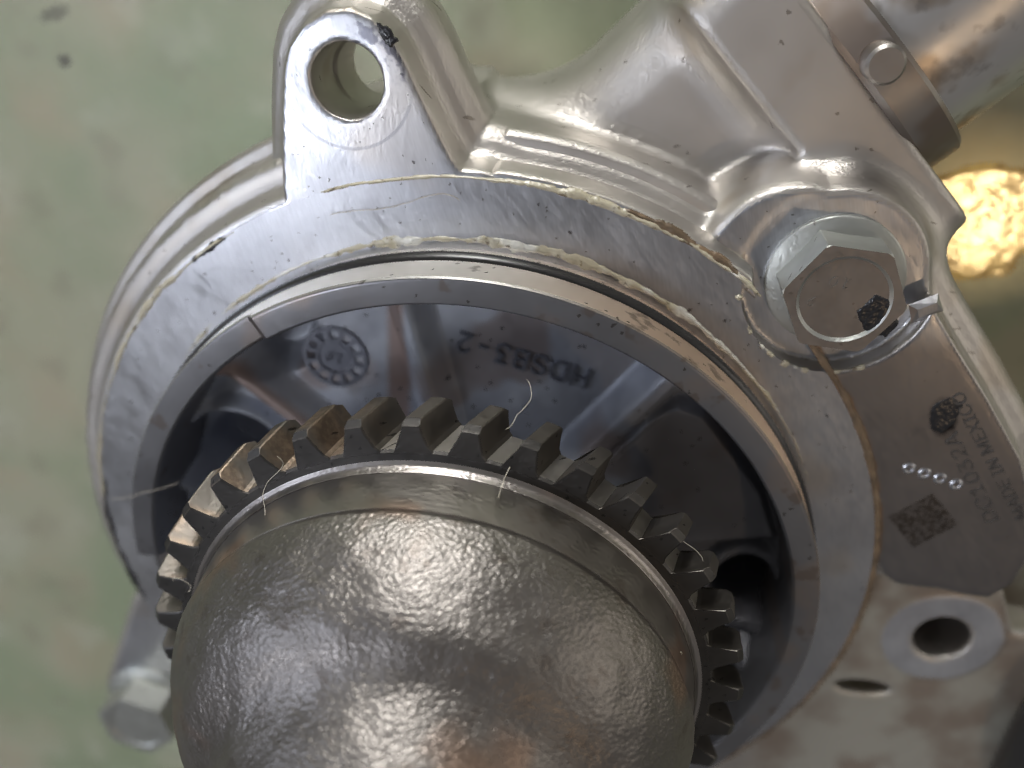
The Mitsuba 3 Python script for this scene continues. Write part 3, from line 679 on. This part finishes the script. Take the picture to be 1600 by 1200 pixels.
print_line(P + 'housing__lettering', 'MADE IN MEXICO', (109.4, 13.4), (93.0, 41.0), 2.2, -14.02)
print_line(P + 'housing__lettering_001', 'DC1032A', (104.6, 12.6), (93.4, 32.6), 2.6, -14.02)
for i, (dx_, dy_) in enumerate([(86.4, 24.2), (89.3, 23.1), (92.2, 22.0), (95.3, 20.7)]):
    v, f = lathe([(0.05, -0.4), (0.4, -0.2), (0.65, 0.25), (0.9, 0.28), (1.3, -0.05)], 24)
    add(P + 'housing__punch_mark' + (f'_{i:03d}' if i else ''), (v + [dx_, dy_, -14.0], f), 'm_machined', True)

# ---------------------------------------------------------------- outlet pipe, collar, pin, hose
def along(mesh, s0_, zc, noff):
    """z axis of a lathe laid along the outlet axis"""
    v, f = mesh; d3, n3, u3 = np.array([AX[0], AX[1], 0]), np.array([NX[0], NX[1], 0]), np.array([0, 0, 1.0])
    c0 = d3 * s0_ + n3 * noff + np.array([0, 0, zc])
    return c0 + v[:, :1] * n3 - v[:, 1:2] * u3 * -1 + v[:, 2:] * d3, f


flip = lambda m: (m[0], m[1][:, ::-1])
add(P + 'collar', flip(along(lathe([(18, -1), (24.0, -1), (25, 0), (25, 6.0), (24.2, 6.8), (20, 6.8)], 160), 115.6, -48, -23)), 'm_collar', 30, label='brownish collar between the outlet block and the pipe')
add(P + 'outlet_pipe', flip(along(lathe([(18, -4), (22.4, -4), (22.4, 60), (22.4, 120), (20, 120)], 200), 119, -48, -23)), 'm_pipe', 30, label='shiny stained outlet pipe leaving at the upper right')
pc = np.array([74.0, 96.0])
add(P + 'collar__pin', (lathe([(3.1, -34), (3.1, -0.6), (2.6, 0), (0.05, 0)], 48)[0] + [pc[0], pc[1], -18.8], lathe([(3.1, -34), (3.1, -0.6), (2.6, 0), (0.05, 0)], 48)[1]), 'm_collar', 30, label='round grey pin head on the collar')
hs = spline([(137, -16, -16), (127, -30, -14), (122.6, -46, -14), (122.6, -60, -16), (124, -82, -24)], 60)
add(P + 'hose', tube(hs, 4.6, 20), 'm_rubber', True, label='black rubber hose end at the lower right corner')

# ---------------------------------------------------------------- lint fibres lying on the pump
fibres = [
    ([(-20.5, 48.3, 20.0), (-20.0, 46.5, 19.6), (-22, 44.2, 19.5), (-24.0, 41.8, 20.4), (-23.2, 38.9, 23.5), (-23.6, 36.2, 27.5), (-23.8, 35.0, 29.8)], 0.055, 'long pale curled fibre across the gear and hub on the left'),
    ([(18.5, 55.5, 8), (19.4, 54.3, 11), (18.8, 53.4, 13), (17.6, 52.8, 14.5), (17.0, 52.0, 15.4), (16.0, 51.4, 16.6)], 0.055, 'short wavy fibre sticking up behind the upper right gear teeth'),
    ([(-17.5, 76.6, -13.5), (-12, 77.4, -13.3), (-6, 77.8, -13.3), (-1.5, 79.0, -13.0), (1.0, 79.6, -13.3), (6, 78.5, -13.5)], 0.05, 'thin bent fibre lying on the flange below the ear'),
    ([(-70, 22.5, -1.8), (-66, 23.0, -1.6), (-62, 24.4, -1.6), (-58, 25.2, -2.0), (-55, 26, -3.0)], 0.055, 'thin fibre reaching over the left edge of the opening'),
    ([(16.6, 46.4, 19.5), (16.0, 45.6, 20.6), (15.7, 45.0, 21.6), (15.2, 43.9, 24.0)], 0.07, 'straight pale wisp lying across the gear seam'),
    ([(40.8, 33.6, 18.0), (43.0, 31.8, 18.2), (45.2, 29.4, 17.5), (46.4, 26.6, 16.8)], 0.06, 'very fine hair between two right gear teeth'),
    ([(40.6, 17.2, 26), (41.4, 15.4, 26.5), (43.0, 14.4, 25), (42.3, 12.2, 26), (43.3, 10.6, 25), (42.6, 8.4, 26)], 0.055, 'tangled speck of lint on the hub band at the right'),
    ([(-46.2, 20.6, 19.4), (-45.0, 21.8, 20.0), (-43.6, 20.8, 19.8), (-43.8, 18.4, 19.6)], 0.07, 'small hooked fibre on the left gear teeth'),
]
for i, (pts, r, lab) in enumerate(fibres):
    c = spline(pts, 70)
    c[:, :2] += 0.25 * (np.stack([meshkit.noise(c * 0.7 + 3, i), meshkit.noise(c * 0.7 + 9, i)], 1) - 0.5)
    add('lint_fibre' + (f'_{i:03d}' if i else ''), tube(c, r, 6), 'm_fibre', True, label=lab, category='fibre', group='lint fibres on the pump')
